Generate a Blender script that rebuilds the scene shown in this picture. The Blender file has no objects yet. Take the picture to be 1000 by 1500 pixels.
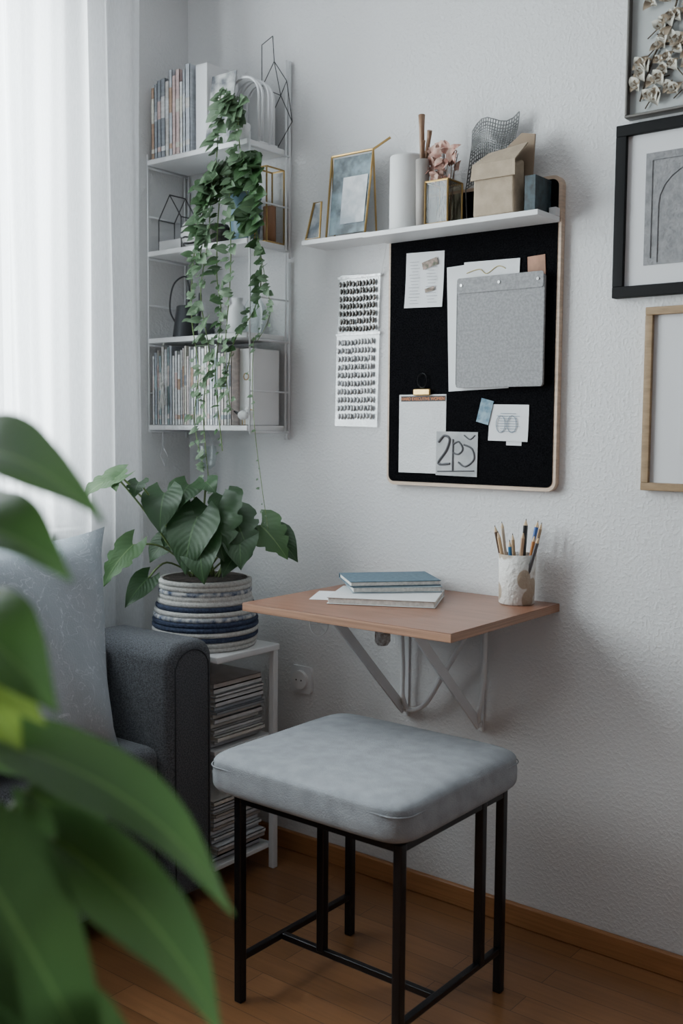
import bpy, math, random
from mathutils import Vector, Matrix
random.seed(7)
R=random.uniform
COL=bpy.context.scene.collection
# ---------------------------------------------------------------- materials
def M(name,col,rough=.6,metal=0.,var=0.,vscale=15,bump=0.,bscale=120,col2=None,detail=3,coat=0.,spec=.5,sheen=0.,stretch=None,trans=0.):
    m=bpy.data.materials.new(name); m.use_nodes=True
    nt=m.node_tree; N=nt.nodes; L=nt.links
    b=N['Principled BSDF']; b.inputs['Roughness'].default_value=rough; b.inputs['Metallic'].default_value=metal
    b.inputs['Specular IOR Level'].default_value=spec
    b.inputs['Coat Weight'].default_value=coat; b.inputs['Sheen Weight'].default_value=sheen
    b.inputs['Transmission Weight'].default_value=trans
    c1=(*col,1); c2=(*(col2 if col2 else [min(1,c*(1+var)+.02*var) for c in col]),1)
    if not col2: c1=(*[c*(1-var) for c in col],1)
    tc=N.new('ShaderNodeTexCoord'); mp=N.new('ShaderNodeMapping'); L.new(tc.outputs['Object'],mp.inputs[0])
    if stretch: mp.inputs['Scale'].default_value=stretch
    nz=N.new('ShaderNodeTexNoise'); nz.inputs['Scale'].default_value=vscale; nz.inputs['Detail'].default_value=detail
    L.new(mp.outputs[0],nz.inputs[0])
    cr=N.new('ShaderNodeValToRGB'); cr.color_ramp.elements[0].position=.35; cr.color_ramp.elements[1].position=.65
    cr.color_ramp.elements[0].color=c1; cr.color_ramp.elements[1].color=c2
    L.new(nz.outputs[0],cr.inputs[0]); L.new(cr.outputs[0],b.inputs['Base Color'])
    if bump>0:
        n2=N.new('ShaderNodeTexNoise'); n2.inputs['Scale'].default_value=bscale; n2.inputs['Detail'].default_value=2
        L.new(tc.outputs['Object'],n2.inputs[0]); bp=N.new('ShaderNodeBump'); bp.inputs['Strength'].default_value=bump; bp.inputs['Distance'].default_value=.004
        L.new(n2.outputs[0],bp.inputs['Height']); L.new(bp.outputs[0],b.inputs['Normal'])
    return m
def leafmat(name,c1,c2,rib,tr=.35,vein=.12):
    m=bpy.data.materials.new(name); m.use_nodes=True; nt=m.node_tree; N=nt.nodes; L=nt.links
    b=N['Principled BSDF']; out=N['Material Output']; b.inputs['Roughness'].default_value=.4
    tc=N.new('ShaderNodeTexCoord'); nz=N.new('ShaderNodeTexNoise'); nz.inputs['Scale'].default_value=9; L.new(tc.outputs['Object'],nz.inputs[0])
    mx=N.new('ShaderNodeMix'); mx.data_type='RGBA'; mx.inputs[6].default_value=(*c1,1); mx.inputs[7].default_value=(*c2,1); L.new(nz.outputs[0],mx.inputs[0])
    sp=N.new('ShaderNodeSeparateXYZ'); L.new(tc.outputs['UV'],sp.inputs[0])
    s=N.new('ShaderNodeMath'); s.operation='SUBTRACT'; s.inputs[1].default_value=.5; L.new(sp.outputs[0],s.inputs[0])
    a=N.new('ShaderNodeMath'); a.operation='ABSOLUTE'; L.new(s.outputs[0],a.inputs[0])
    lt=N.new('ShaderNodeMath'); lt.operation='LESS_THAN'; lt.inputs[1].default_value=.02; L.new(a.outputs[0],lt.inputs[0])
    m2=N.new('ShaderNodeMix'); m2.data_type='RGBA'; L.new(lt.outputs[0],m2.inputs[0]); L.new(mx.outputs[2],m2.inputs[6]); m2.inputs[7].default_value=(*rib,1)
    L.new(m2.outputs[2],b.inputs['Base Color'])
    w=N.new('ShaderNodeMath'); w.operation='MULTIPLY_ADD'; w.inputs[1].default_value=-.8; L.new(a.outputs[0],w.inputs[0]); L.new(sp.outputs[1],w.inputs[2])
    sn=N.new('ShaderNodeMath'); sn.operation='MULTIPLY'; sn.inputs[1].default_value=55; L.new(w.outputs[0],sn.inputs[0])
    si=N.new('ShaderNodeMath'); si.operation='SINE'; L.new(sn.outputs[0],si.inputs[0])
    bp=N.new('ShaderNodeBump'); bp.inputs['Strength'].default_value=vein; bp.inputs['Distance'].default_value=.002; L.new(si.outputs[0],bp.inputs['Height']); L.new(bp.outputs[0],b.inputs['Normal'])
    t=N.new('ShaderNodeBsdfTranslucent')
    g=N.new('ShaderNodeBrightContrast'); g.inputs[1].default_value=.04; L.new(m2.outputs[2],g.inputs[0]); L.new(g.outputs[0],t.inputs[0])
    ms=N.new('ShaderNodeMixShader'); ms.inputs[0].default_value=tr; L.new(b.outputs[0],ms.inputs[1]); L.new(t.outputs[0],ms.inputs[2]); L.new(ms.outputs[0],out.inputs[0])
    return m
def glassmat(name,col=(.9,.95,.95),gl=.12,rough=.05):
    m=bpy.data.materials.new(name); m.use_nodes=True; nt=m.node_tree; N=nt.nodes; L=nt.links; out=N['Material Output']; N.remove(N['Principled BSDF'])
    t=N.new('ShaderNodeBsdfTransparent'); t.inputs[0].default_value=(*col,1); g=N.new('ShaderNodeBsdfGlossy'); g.inputs['Roughness'].default_value=rough
    lw=N.new('ShaderNodeLayerWeight'); lw.inputs[0].default_value=.3; ad=N.new('ShaderNodeMath'); ad.operation='ADD'; ad.inputs[1].default_value=gl; ad.use_clamp=True
    L.new(lw.outputs['Facing'],ad.inputs[0]); 
    mu=N.new('ShaderNodeMath'); mu.operation='MULTIPLY'; mu.inputs[1].default_value=.5; L.new(ad.outputs[0],mu.inputs[0])
    ms=N.new('ShaderNodeMixShader'); L.new(mu.outputs[0],ms.inputs[0]); L.new(t.outputs[0],ms.inputs[1]); L.new(g.outputs[0],ms.inputs[2]); L.new(ms.outputs[0],out.inputs[0])
    return m
# ---------------------------------------------------------------- mesh builder
class MB:
    def __init__(s): s.v=[];s.f=[];s.m=[];s.uv={}
    def add(s,vs,fs,mi=0,uvs=None):
        o=len(s.v); s.v+= [tuple(v) for v in vs]
        for i,f in enumerate(fs):
            s.f.append(tuple(o+k for k in f)); s.m.append(mi)
        if uvs:
            for i,u in enumerate(uvs): s.uv[o+i]=u
        return s
    def box(s,x0,x1,y0,y1,z0,z1,mi=0,rot=0,piv=None):
        vs=[Vector((x,y,z)) for x in (x0,x1) for y in (y0,y1) for z in (z0,z1)]
        if rot:
            c=Vector(piv) if piv else Vector(((x0+x1)/2,(y0+y1)/2,0)); rm=Matrix.Rotation(rot,3,'Z')
            vs=[rm@(v-c)+c for v in vs]
        return s.add(vs,[(0,1,3,2),(4,6,7,5),(0,4,5,1),(2,3,7,6),(0,2,6,4),(1,5,7,3)],mi)
    def tube(s,pts,r,mi=0,n=8,closed=False,cap=True):
        P=[Vector(p) for p in pts]; k=len(P); rr=r if isinstance(r,(list,tuple)) else [r]*k
        tans=[]
        for i in range(k):
            a=P[(i-1)%k] if (closed or i>0) else P[i]; b=P[(i+1)%k] if (closed or i<k-1) else P[i]
            t=(b-a); tans.append(t.normalized() if t.length>1e-9 else Vector((0,0,1)))
        up=Vector((0,0,1)) if abs(tans[0].z)<.9 else Vector((1,0,0))
        nrm=(up-tans[0]*up.dot(tans[0])).normalized(); vs=[]
        for i in range(k):
            nrm=(nrm-tans[i]*nrm.dot(tans[i])); nrm=nrm.normalized() if nrm.length>1e-6 else Vector((1,0,0))
            bn=tans[i].cross(nrm)
            for j in range(n):
                a=2*math.pi*(j+.5)/n; vs.append(P[i]+(nrm*math.cos(a)+bn*math.sin(a))*rr[i])
        fs=[]
        for i in range(k if closed else k-1):
            for j in range(n):
                a=i*n+j;b=i*n+(j+1)%n;c=((i+1)%k)*n+(j+1)%n;d=((i+1)%k)*n+j; fs.append((a,b,c,d))
        if not closed and cap: fs.append(tuple(range(n))[::-1]); fs.append(tuple((k-1)*n+j for j in range(n)))
        return s.add(vs,fs,mi)
    def lathe(s,prof,cx,cy,mi=0,n=32,sx=1,sy=1,cap=True):
        vs=[(cx+r*sx*math.cos(2*math.pi*j/n),cy+r*sy*math.sin(2*math.pi*j/n),z) for r,z in prof for j in range(n)]
        fs=[(i*n+j,i*n+(j+1)%n,(i+1)*n+(j+1)%n,(i+1)*n+j) for i in range(len(prof)-1) for j in range(n)]
        if cap: fs.append(tuple(range(n))[::-1]); fs.append(tuple((len(prof)-1)*n+j for j in range(n)))
        return s.add(vs,fs,mi)
    def ball(s,c,r,mi=0,n=14,sc=(1,1,1)):
        prof=[(max(1e-4,r*math.sin(math.pi*i/10)),-r*math.cos(math.pi*i/10)) for i in range(11)]
        vs=[(c[0]+q*sc[0]*math.cos(2*math.pi*j/n),c[1]+q*sc[1]*math.sin(2*math.pi*j/n),c[2]+z*sc[2]) for q,z in prof for j in range(n)]
        fs=[(i*n+j,i*n+(j+1)%n,(i+1)*n+(j+1)%n,(i+1)*n+j) for i in range(10) for j in range(n)]
        return s.add(vs,fs,mi)
    def leaf(s,base,tip,w,up=(0,0,1),arch=.12,cup=.15,heart=.22,mi=0,prof=None,nl=12,nw=6,wave=0.):
        B=Vector(base);T=Vector(tip);D=T-B;Ln=D.length;d=D.normalized();U=Vector(up)
        sd=d.cross(U); sd=sd.normalized() if sd.length>1e-5 else Vector((1,0,0)); nn=sd.cross(d).normalized()
        prof=prof or [(0,.42),(.08,.8),(.2,1),(.35,.97),(.55,.75),(.75,.45),(.9,.18),(1,0.01)]
        def W(t):
            for (a,x),(b,y) in zip(prof,prof[1:]):
                if t<=b: return x+(y-x)*(t-a)/(b-a)
            return 0
        vs=[];uv=[];ph=R(0,6)
        for i in range(nl+1):
            t=i/nl; ww=W(t)*w/2
            for j in range(nw+1):
                q=2*j/nw-1
                p=B+d*(Ln*(t-heart*abs(q)**1.5*(1-t)**4))+sd*(ww*q)+nn*(arch*Ln*4*t*(1-t)+cup*abs(q)*ww+wave*w*math.sin(ph+t*9)*q*q)
                vs.append(p);uv.append(((q+1)/2,t))
        fs=[(i*(nw+1)+j,i*(nw+1)+j+1,(i+1)*(nw+1)+j+1,(i+1)*(nw+1)+j) for i in range(nl) for j in range(nw)]
        return s.add(vs,fs,mi,uv)
    def obj(s,name,mats,parent=None,smooth=False,bevel=0.,seg=2,sub=0,label=None):
        me=bpy.data.meshes.new(name); me.from_pydata(s.v,[],s.f)
        for m in (mats if isinstance(mats,(list,tuple)) else [mats]): me.materials.append(m)
        for p,mi in zip(me.polygons,s.m): p.material_index=mi; p.use_smooth=smooth
        if s.uv:
            ul=me.uv_layers.new(name='UVMap')
            for lp in me.loops: ul.data[lp.index].uv=s.uv.get(lp.vertex_index,(0,0))
        me.update(); o=bpy.data.objects.new(name,me); COL.objects.link(o)
        if bevel>0:
            b=o.modifiers.new('b','BEVEL'); b.width=bevel; b.segments=seg; b.limit_method='ANGLE'; b.angle_limit=math.radians(40)
            for p in me.polygons: p.use_smooth=True
            w=o.modifiers.new('w','WEIGHTED_NORMAL'); w.keep_sharp=False
        if sub: 
            u=o.modifiers.new('s','SUBSURF'); u.levels=sub; u.render_levels=sub
        if parent: par(o,parent)
        if label: o['label']=label
        return o
def par(o,p):
    o.parent=p; o.matrix_parent_inverse=Matrix.Translation(p.location).inverted()
def tag(o,label,cat,group=None):
    o['label']=label;o['category']=cat
    if group:o['group']=group
    return o
def E(name,loc,label,cat,group=None):
    e=bpy.data.objects.new(name,None); e.empty_display_size=.05; e.location=loc; COL.objects.link(e); return tag(e,label,cat,group)
def st(o): o['kind']='structure'; return o
def box(x0,x1,y0,y1,z0,z1): return MB().box(x0,x1,y0,y1,z0,z1)
def spline(pts,n=6):
    P=[Vector(p) for p in pts]; out=[]
    for i in range(len(P)-1):
        p0=P[max(i-1,0)];p1=P[i];p2=P[i+1];p3=P[min(i+2,len(P)-1)]
        for k in range(n):
            t=k/n; out.append(.5*((2*p1)+(p2-p0)*t+(2*p0-5*p1+4*p2-p3)*t*t+(3*p1-p0-3*p2+p3)*t**3))
    out.append(P[-1]); return out
def rrect(x0,x1,z0,z1,r,n=6,rs=None):
    rs=rs or [r]*4; out=[]
    for (cx,cz,a0,rr) in ((x1,z0,-90,rs[0]),(x1,z1,0,rs[1]),(x0,z1,90,rs[2]),(x0,z0,180,rs[3])):
        sx=-1 if cx==x1 else 1; sz=-1 if cz==z1 else 1
        for i in range(n+1):
            a=math.radians(a0+90*i/n); out.append((cx+sx*rr+rr*math.cos(a),cz+sz*rr+rr*math.sin(a)))
    return out
def slabXZ(mb,outline,y0,y1,mi=0,mif=None):
    n=len(outline); vs=[(x,y0,z) for x,z in outline]+[(x,y1,z) for x,z in outline]
    mb.add(vs,[tuple(range(n))],mi if mif is None else mif)
    mb.add(vs,[tuple(range(n,2*n))[::-1]]+[(i,(i+1)%n+0,(i+1)%n+n,i+n)[::-1] for i in range(n)],mi)
    return mb
def plate(mb,cx,cz,w,h,y,t,rot=0,mi=0,bend=0.):
    """thin sheet on the back wall, front face at y-t"""
    c,s_=math.cos(rot),math.sin(rot); n=6
    fr=[];
    for j in range(n+1):
        zz=-h/2+h*j/n
        for xx in (-w/2,w/2):
            fr.append((cx+xx*c-zz*s_, y-t-bend*(abs(j/n-.5)*2)**2*(1 if j<n/2 else .3), cz+xx*s_+zz*c))
    bk=[(a,b+t,d) for a,b,d in fr]; k=len(fr)
    fs=[(2*j,2*j+1,2*j+3,2*j+2) for j in range(n)]+[(k+2*j+2,k+2*j+3,k+2*j+1,k+2*j) for j in range(n)]
    fs+=[(2*j+2,k+2*j+2,k+2*j,2*j) for j in range(n)]+[(2*j+1,k+2*j+1,k+2*j+3,2*j+3) for j in range(n)]
    fs+=[(0,k,k+1,1),(2*n,2*n+1,k+2*n+1,k+2*n)]
    mb.add(fr+bk,fs,mi); return mb
def text(body,size,loc,mat,parent,name='lettering',rotz=0,ext=.0003):
    cu=bpy.data.curves.new('t','FONT'); cu.body=body; cu.size=size; cu.extrude=ext; cu.align_x='CENTER'
    o=bpy.data.objects.new('t',cu); COL.objects.link(o); bpy.context.view_layer.update()
    me=bpy.data.meshes.new_from_object(o.evaluated_get(bpy.context.evaluated_depsgraph_get())); bpy.data.objects.remove(o)
    me.transform(Matrix.Translation(loc)@Matrix.Rotation(rotz,4,'Y')@Matrix.Rotation(math.pi/2,4,'X'))
    me.materials.clear(); me.materials.append(mat); q=bpy.data.objects.new(name,me); COL.objects.link(q); par(q,parent); return q

# ---- material palette
white=M('white_paint',(.74,.74,.75),.45,var=.02)
whitem=M('white_metal',(.72,.73,.75),.35,var=.02)
black_m=M('black_steel',(.006,.006,.008),.3,metal=.3,var=.1)
brass=M('brass',(.50,.33,.13),.3,metal=.9,var=.15)
paper=M('paper_white',(.76,.77,.79),.8,var=.03,vscale=6,bump=.1,bscale=60)
pages=M('page_edges',(.68,.66,.62),.85,var=.12,vscale=120,stretch=(1,1,1))
birch=M('birch_edge',(.62,.47,.36),.5,var=.1,stretch=(1,1,6),vscale=30)
felt=M('black_felt',(.002,.002,.003),.95,var=.3,vscale=300,bump=.5,bscale=700,spec=.03)
clear=glassmat('clear_glass')
wire_bl=M('dark_wire',(.05,.05,.055),.4,metal=.6,var=.1)
# ================================================================ SETTING
plaster=M('woodchip_plaster',(.71,.71,.72),.8,var=.01,vscale=3,spec=.2)
nt=plaster.node_tree; N=nt.nodes; L=nt.links; b=N['Principled BSDF']; tc=N['Texture Coordinate'] 
n1=N.new('ShaderNodeTexNoise'); n1.inputs['Scale'].default_value=125; n1.inputs['Detail'].default_value=2.5; n1.inputs['Roughness'].default_value=.5; L.new(tc.outputs['Object'],n1.inputs[0])
rp=N.new('ShaderNodeValToRGB'); rp.color_ramp.elements[0].position=.44; rp.color_ramp.elements[1].position=.72; L.new(n1.outputs[0],rp.inputs[0])
bp=N.new('ShaderNodeBump'); bp.inputs['Strength'].default_value=.42; bp.inputs['Distance'].default_value=.0022; L.new(rp.outputs[0],bp.inputs['Height']); L.new(bp.outputs[0],b.inputs['Normal'])

fl=bpy.data.materials.new('beech_parquet'); fl.use_nodes=True; nt=fl.node_tree; N=nt.nodes; L=nt.links; b=N['Principled BSDF']; b.inputs['Roughness'].default_value=.33
tc=N.new('ShaderNodeTexCoord'); mp=N.new('ShaderNodeMapping'); L.new(tc.outputs['Object'],mp.inputs[0])
br=N.new('ShaderNodeTexBrick'); br.inputs['Scale'].default_value=1; br.inputs['Brick Width'].default_value=.5; br.inputs['Row Height'].default_value=.07; br.inputs['Mortar Size'].default_value=.0008; br.offset=.37
br.inputs['Color1'].default_value=(.37,.17,.07,1); br.inputs['Color2'].default_value=(.28,.125,.048,1); br.inputs['Mortar'].default_value=(.10,.045,.02,1)
L.new(mp.outputs[0],br.inputs[0])
mp2=N.new('ShaderNodeMapping'); mp2.inputs['Scale'].default_value=(2.5,40,1); L.new(tc.outputs['Object'],mp2.inputs[0]); nz=N.new('ShaderNodeTexNoise'); nz.inputs['Scale'].default_value=2; nz.inputs['Detail'].default_value=5; L.new(mp2.outputs[0],nz.inputs[0])
mx=N.new('ShaderNodeMix'); mx.data_type='RGBA'; mx.blend_type='MULTIPLY'; mx.inputs[0].default_value=.45; L.new(br.outputs[0],mx.inputs[6]); L.new(nz.outputs[0],mx.inputs[7])
L.new(mx.outputs[2],b.inputs['Base Color'])
b.inputs['Coat Weight'].default_value=.2; b.inputs['Coat Roughness'].default_value=.2
basew=M('baseboard_beech',(.36,.16,.06),.4,var=.12,vscale=20,stretch=(.3,3,8))

XW=-2.316
st(box(XW-.3,1.7,0,.15,0,2.62).obj('wall_back',plaster))
wy0,wy1,wz0,wz1=-1.95,-.44,.93,2.42
mb=MB(); mb.box(XW-.3,XW,wy1,0,0,2.62).box(XW-.3,XW,-3.6,wy0,0,2.62).box(XW-.3,XW,wy0,wy1,0,wz0).box(XW-.3,XW,wy0,wy1,wz1,2.62)
st(mb.obj('wall_left',plaster))
st(box(XW-.3,1.7,-3.6,.15,-.1,0).obj('floor',fl))
st(box(XW-.3,1.7,-3.6,.15,2.62,2.72).obj('ceiling',white))
st(box(XW,1.7,-.016,0,0,.054).obj('baseboard_back',basew,bevel=.004))
st(box(XW,XW+.016,-3.6,-.017,0,.054).obj('baseboard_left',basew,bevel=.004))
mb=MB(); xf=XW-.14
for y0,y1 in ((wy0,wy0+.06),(wy1-.06,wy1),(-1.24,-1.16)): mb.box(xf,xf+.06,y0,y1,wz0,wz1)
mb.box(xf,xf+.06,wy0,wy1,wz0,wz0+.06).box(xf,xf+.06,wy0,wy1,wz1-.06,wz1)
mb.box(xf-.02,xf+.05,-1.16,-1.15,wz0+.06,wz1-.06,1).box(xf-.02,xf+.05,wy1-.07,wy1-.06,wz0+.06,wz1-.06,1)
w=mb.obj('window_1',[white,M('window_gasket',(.03,.03,.03),.6)],bevel=.004); st(w)
gl=box(xf+.02,xf+.026,wy0+.06,wy1-.06,wz0+.06,wz1-.06).obj('pane',clear); par(gl,w)
st(box(XW-.08,XW+.05,wy0-.03,wy1+.03,wz0-.03,wz0).obj('trim_1',white,bevel=.005))
# curtain
cm=bpy.data.materials.new('sheer_voile'); cm.use_nodes=True; nt=cm.node_tree; N=nt.nodes; L=nt.links; out=N['Material Output']; b=N['Principled BSDF']
b.inputs['Base Color'].default_value=(.88,.88,.89,1); b.inputs['Roughness'].default_value=.9
tr=N.new('ShaderNodeBsdfTranslucent'); tr.inputs[0].default_value=(.90,.90,.92,1); tp=N.new('ShaderNodeBsdfTransparent')
a1=N.new('ShaderNodeMixShader'); a1.inputs[0].default_value=.6; L.new(b.outputs[0],a1.inputs[1]); L.new(tr.outputs[0],a1.inputs[2])
wv=N.new('ShaderNodeTexNoise'); tc=N.new('ShaderNodeTexCoord'); mp=N.new('ShaderNodeMapping'); mp.inputs['Scale'].default_value=(400,400,60); L.new(tc.outputs['Object'],mp.inputs[0]); L.new(mp.outputs[0],wv.inputs[0]); wv.inputs['Scale'].default_value=1
rr=N.new('ShaderNodeMapRange'); rr.inputs['To Min'].default_value=.12; rr.inputs['To Max'].default_value=.35; L.new(wv.outputs[0],rr.inputs[0])
a2=N.new('ShaderNodeMixShader'); L.new(rr.outputs[0],a2.inputs[0]); L.new(a1.outputs[0],a2.inputs[1]); L.new(tp.outputs[0],a2.inputs[2]); L.new(a2.outputs[0],out.inputs[0])
mb=MB(); ny,nz_=170,16; vs=[]
for i in range(ny+1):
    y=-.80+.545*i/ny
    for j in range(nz_+1):
        z=.06+2.5*j/nz_; k=1-.25*(j/nz_)
        x=-2.235+k*(.026*math.sin(y*62+.9*math.sin(y*17))+.014*math.sin(y*27+1.3+.4*z)+.003*math.sin(y*170+z))
        vs.append((x,y+.008*math.sin(z*2.2+y*20),z))
mb.add(vs,[(i*(nz_+1)+j,(i+1)*(nz_+1)+j,(i+1)*(nz_+1)+j+1,i*(nz_+1)+j+1) for i in range(ny) for j in range(nz_)])
cu=E('curtain',(-2.235,-.5,2.56),'sheer white floor-length voile curtain hanging in soft folds','curtain')
mb.obj('fabric',cm,cu,smooth=True)
mb=MB(); mb.box(-2.25,-2.22,-2.3,-.2,2.565,2.619); mb.obj('curtain_track',white,cu)

# ================================================================ SOFA
sf=M('grey_weave',(.080,.085,.098),.9,var=.38,vscale=300,bump=.6,bscale=450,sheen=.1,detail=1)
sofa=E('sofa',(-2.0,-1.2,0),'dark charcoal grey woven fabric sofa with rounded armrest','sofa')
def rounded_prism_X(x0,x1,y0,y1,z0,z1,r,n=8):
    prof=[(y0,z0),(y1,z0)]
    for i in range(n+1):
        a=math.pi/2*i/n; prof.append((y1-r+r*math.cos(a),z1-r+r*math.sin(a)))
    for i in range(n+1):
        a=math.pi/2+math.pi/2*i/n; prof.append((y0+r+r*math.cos(a),z1-r+r*math.sin(a)))
    k=len(prof); m=MB(); m.add([(x0,y,z) for y,z in prof]+[(x1,y,z) for y,z in prof],[tuple(range(k))[::-1],tuple(range(k,2*k))]+[(i,(i+1)%k,(i+1)%k+k,i+k) for i in range(k)]); return m
rounded_prism_X(-2.17,-1.85,-.515,-.362,.03,.678,.05).obj('armrest',sf,sofa,bevel=.025,seg=4)
rounded_prism_X(-2.17,-1.85,-2.15,-2.0,.03,.678,.05).obj('armrest',sf,sofa,bevel=.025,seg=4)
m=MB()
for x_ in (-1.8495,):
    m.tube([(x_,-.495,.05),(x_,-.495,.62)]+[(x_,-.4385-.0565*math.cos(a*math.pi/10),.605+.052*math.sin(a*math.pi/10)) for a in range(1,10)]+[(x_,-.382,.60),(x_,-.382,.05)],.0018,n=6)
m.obj('piping',M('dark_piping',(.03,.032,.038),.9),sofa,smooth=True)
m=box(-2.17,-2.06,-2.0,-.515,.06,.66).obj('backrest',sf,sofa,bevel=.03,seg=4)
m=box(-2.10,-1.89,-1.995,-.518,.06,.27).obj('seat_base',sf,sofa,bevel=.012,seg=3)
m=box(-2.08,-1.87,-1.255,-.52,.275,.43).obj('seat_cushion',sf,sofa,bevel=.03,seg=4)
m=box(-2.08,-1.87,-1.995,-1.26,.275,.43).obj('seat_cushion',sf,sofa,bevel=.03,seg=4)
for y in (-.44,-2.07):
    for x in (-2.14,-1.9):
        MB().lathe([(.012,0),(.017,.032)],x,y).obj('leg',black_m,sofa)
# throw pillow
pc=M('pillow_pale_blue',(.42,.48,.54),.85,var=.08,vscale=9,bump=.3,bscale=250,detail=6)
nt=pc.node_tree; N=nt.nodes; L=nt.links; b=N['Principled BSDF']; tc=N['Texture Coordinate']
vo=N.new('ShaderNodeTexNoise'); vo.inputs['Scale'].default_value=13; vo.inputs['Distortion'].default_value=2.5; L.new(tc.outputs['Object'],vo.inputs[0])
cr=N.new('ShaderNodeValToRGB'); e=cr.color_ramp.elements; e[0].position=.49;e[0].color=(0,0,0,1);e[1].position=.5;e[1].color=(1,1,1,1); x=e.new(.515); x.color=(0,0,0,1); L.new(vo.outputs[0],cr.inputs[0])
mx=N.new('ShaderNodeMix'); mx.data_type='RGBA'; L.new(cr.outputs[0],mx.inputs[0]); L.new(b.inputs['Base Color'].links[0].from_socket,mx.inputs[6]); mx.inputs[7].default_value=(.62,.68,.74,1); L.new(mx.outputs[2],b.inputs['Base Color'])
def pillow(cx,cy,cz,w,h,t,tilt,yaw,name,mat,roll=0):
    m=MB(); n=24; vs=[];
    for side in (1,-1):
        for i in range(n+1):
            for j in range(n+1):
                u=2*i/n-1;v=2*j/n-1
                k=max(0,(1-u**4))**.6*max(0,(1-v**4))**.6
                pin=1-.12*(1-abs(v)**2.5)*abs(u)**2; pin2=1-.10*(1-abs(u)**2.5)*abs(v)**2
                vs.append(Vector((side*(t/2*k+.007*math.sin(u*7+v*5)*k),u*w/2*pin,v*h/2*pin2)))
    q=(n+1)**2; fs=[]
    for s_ in (0,1):
        for i in range(n):
            for j in range(n):
                f=(s_*q+i*(n+1)+j,s_*q+(i+1)*(n+1)+j,s_*q+(i+1)*(n+1)+j+1,s_*q+i*(n+1)+j+1); fs.append(f if s_==0 else f[::-1])
    rm=Matrix.Rotation(yaw,3,'Z')@Matrix.Rotation(tilt,3,'Y')@Matrix.Rotation(roll,3,'X')
    m.add([rm@v+Vector((cx,cy,cz)) for v in vs],fs); o=m.obj(name,mat,smooth=True)
    return o
o=pillow(-1.968,-.850,.700,.50,.53,.14,-.09,-.05,'throw_pillow',pc)
tag(o,'pale blue throw pillow with fine leafy pattern leaning on sofa back','pillow')

# ================================================================ SIDE TABLE + MAGAZINES
tb=E('side_table',(-2.02,-.24,0),'narrow white metal side table with open shelves of magazines','side table')
box(-2.20,-1.845,-.355,-.118,.605,.622).obj('table_top',white,tb,bevel=.003)
box(-2.19,-1.866,-.345,-.125,.36,.372).obj('shelf',white,tb,bevel=.002)
box(-2.19,-1.866,-.345,-.125,.055,.067).obj('shelf',white,tb,bevel=.002)
for x,y in ((-2.198,-.350),(-1.95,-.350),(-2.198,-.14),(-1.866,-.14)):
    box(x,x+.018,y,y+.018,0,.605).obj('leg',whitem,tb,bevel=.002)
spcols=[(.72,.73,.75),(.66,.67,.70),(.55,.56,.60),(.70,.68,.64),(.42,.45,.5),(.62,.63,.66),(.75,.75,.76),(.5,.45,.42)]
magm=[M('magazine_cover_%d'%i,c,.45,var=.08,vscale=30) for i,c in enumerate(spcols)]
def flatmag(z,t,dx,lab):
    m=MB(); m.box(-2.13+dx,-1.885+dx,-.330,-.15,z,z+.0015).box(-2.13+dx,-1.885+dx,-.330,-.15,z+t-.0022,z+t-.0007).box(-2.13+dx,-1.888+dx,-.328,-.152,z+.0015,z+t-.0022,1).box(-1.888+dx,-1.885+dx,-.330,-.15,z,z+t-.0007)
    tag(m.obj('magazine',[magm[random.randrange(8)],pages]),lab,'magazine','magazines stacked on the side table')
z=.373
for i in range(15):
    t=R(.008,.016)
    if z+t>.592: break
    flatmag(z,t,R(-.014,.018),'magazine lying in a pale stack on side table shelf'); z+=t
z=.068
for i in range(14):
    t=R(.009,.015); flatmag(z,t,R(-.014,.018),'magazine in a pale stack on the lowest table shelf'); z+=t

# ================================================================ POTTED PLANT in rope basket
lf_dark=leafmat('leaf_dark',(.018,.055,.020),(.038,.10,.030),(.07,.15,.055),.25)
lf_mid=leafmat('leaf_mid',(.045,.12,.04),(.085,.19,.055),(.16,.28,.10),.3)
stem=M('stem_green',(.16,.24,.08),.5,var=.2)
rope=M('cream_rope',(.55,.54,.52),.9,var=.12,vscale=150,bump=.6,bscale=300)
ropen=M('navy_rope',(.035,.05,.10),.9,var=.3,vscale=150,bump=.6,bscale=300)
ropem=M('mixed_rope',(.06,.09,.17),.9,vscale=55,col2=(.6,.6,.6),bump=.6,bscale=300)
soil=M('potting_soil',(.03,.02,.015),.95,var=.5,vscale=80,bump=1,bscale=90)
pp=E('potted_plant',(-2.0,-.245,.623),'green heart-leaved houseplant in striped cream and navy rope basket','potted plant')
px,py=-2.0,-.245
seq=[0,0,1,0,1,1,2,0,1,0,0,2,0,0]
mb=MB()
for i,sx in enumerate(seq):
    rad=.118+.018*math.sin(math.pi*min(1,(i+3)/13)); 
    mb.tube([(px+rad*math.cos(2*math.pi*k/40),py+rad*math.sin(2*math.pi*k/40),.6295+i*.0128) for k in range(40)],.0072,sx,n=8,closed=True)
mb.lathe([(.11,.6235),(.128,.66),(.128,.72),(.118,.80)],px,py,0,n=40,cap=False)
mb.obj('basket',[rope,ropen,ropem],pp,smooth=True)
MB().lathe([(.001,.802),(.06,.806),(.112,.803)],px,py,cap=False).obj('soil',soil,pp,smooth=True)
RV=Vector((.786,.618,0)); CV=Vector((.618,-.786,0)); 
def PL(r_,c_,z_): return Vector((px,py,0))+RV*r_+CV*c_+Vector((0,0,z_))
ms=MB(); ml=MB()
lobed=[(0,.5),(.08,.85),(.2,1),(.28,.95),(.33,.66),(.38,.92),(.48,.86),(.55,.5),(.6,.70),(.7,.52),(.78,.28),(.84,.3),(1,.01)]
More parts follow.
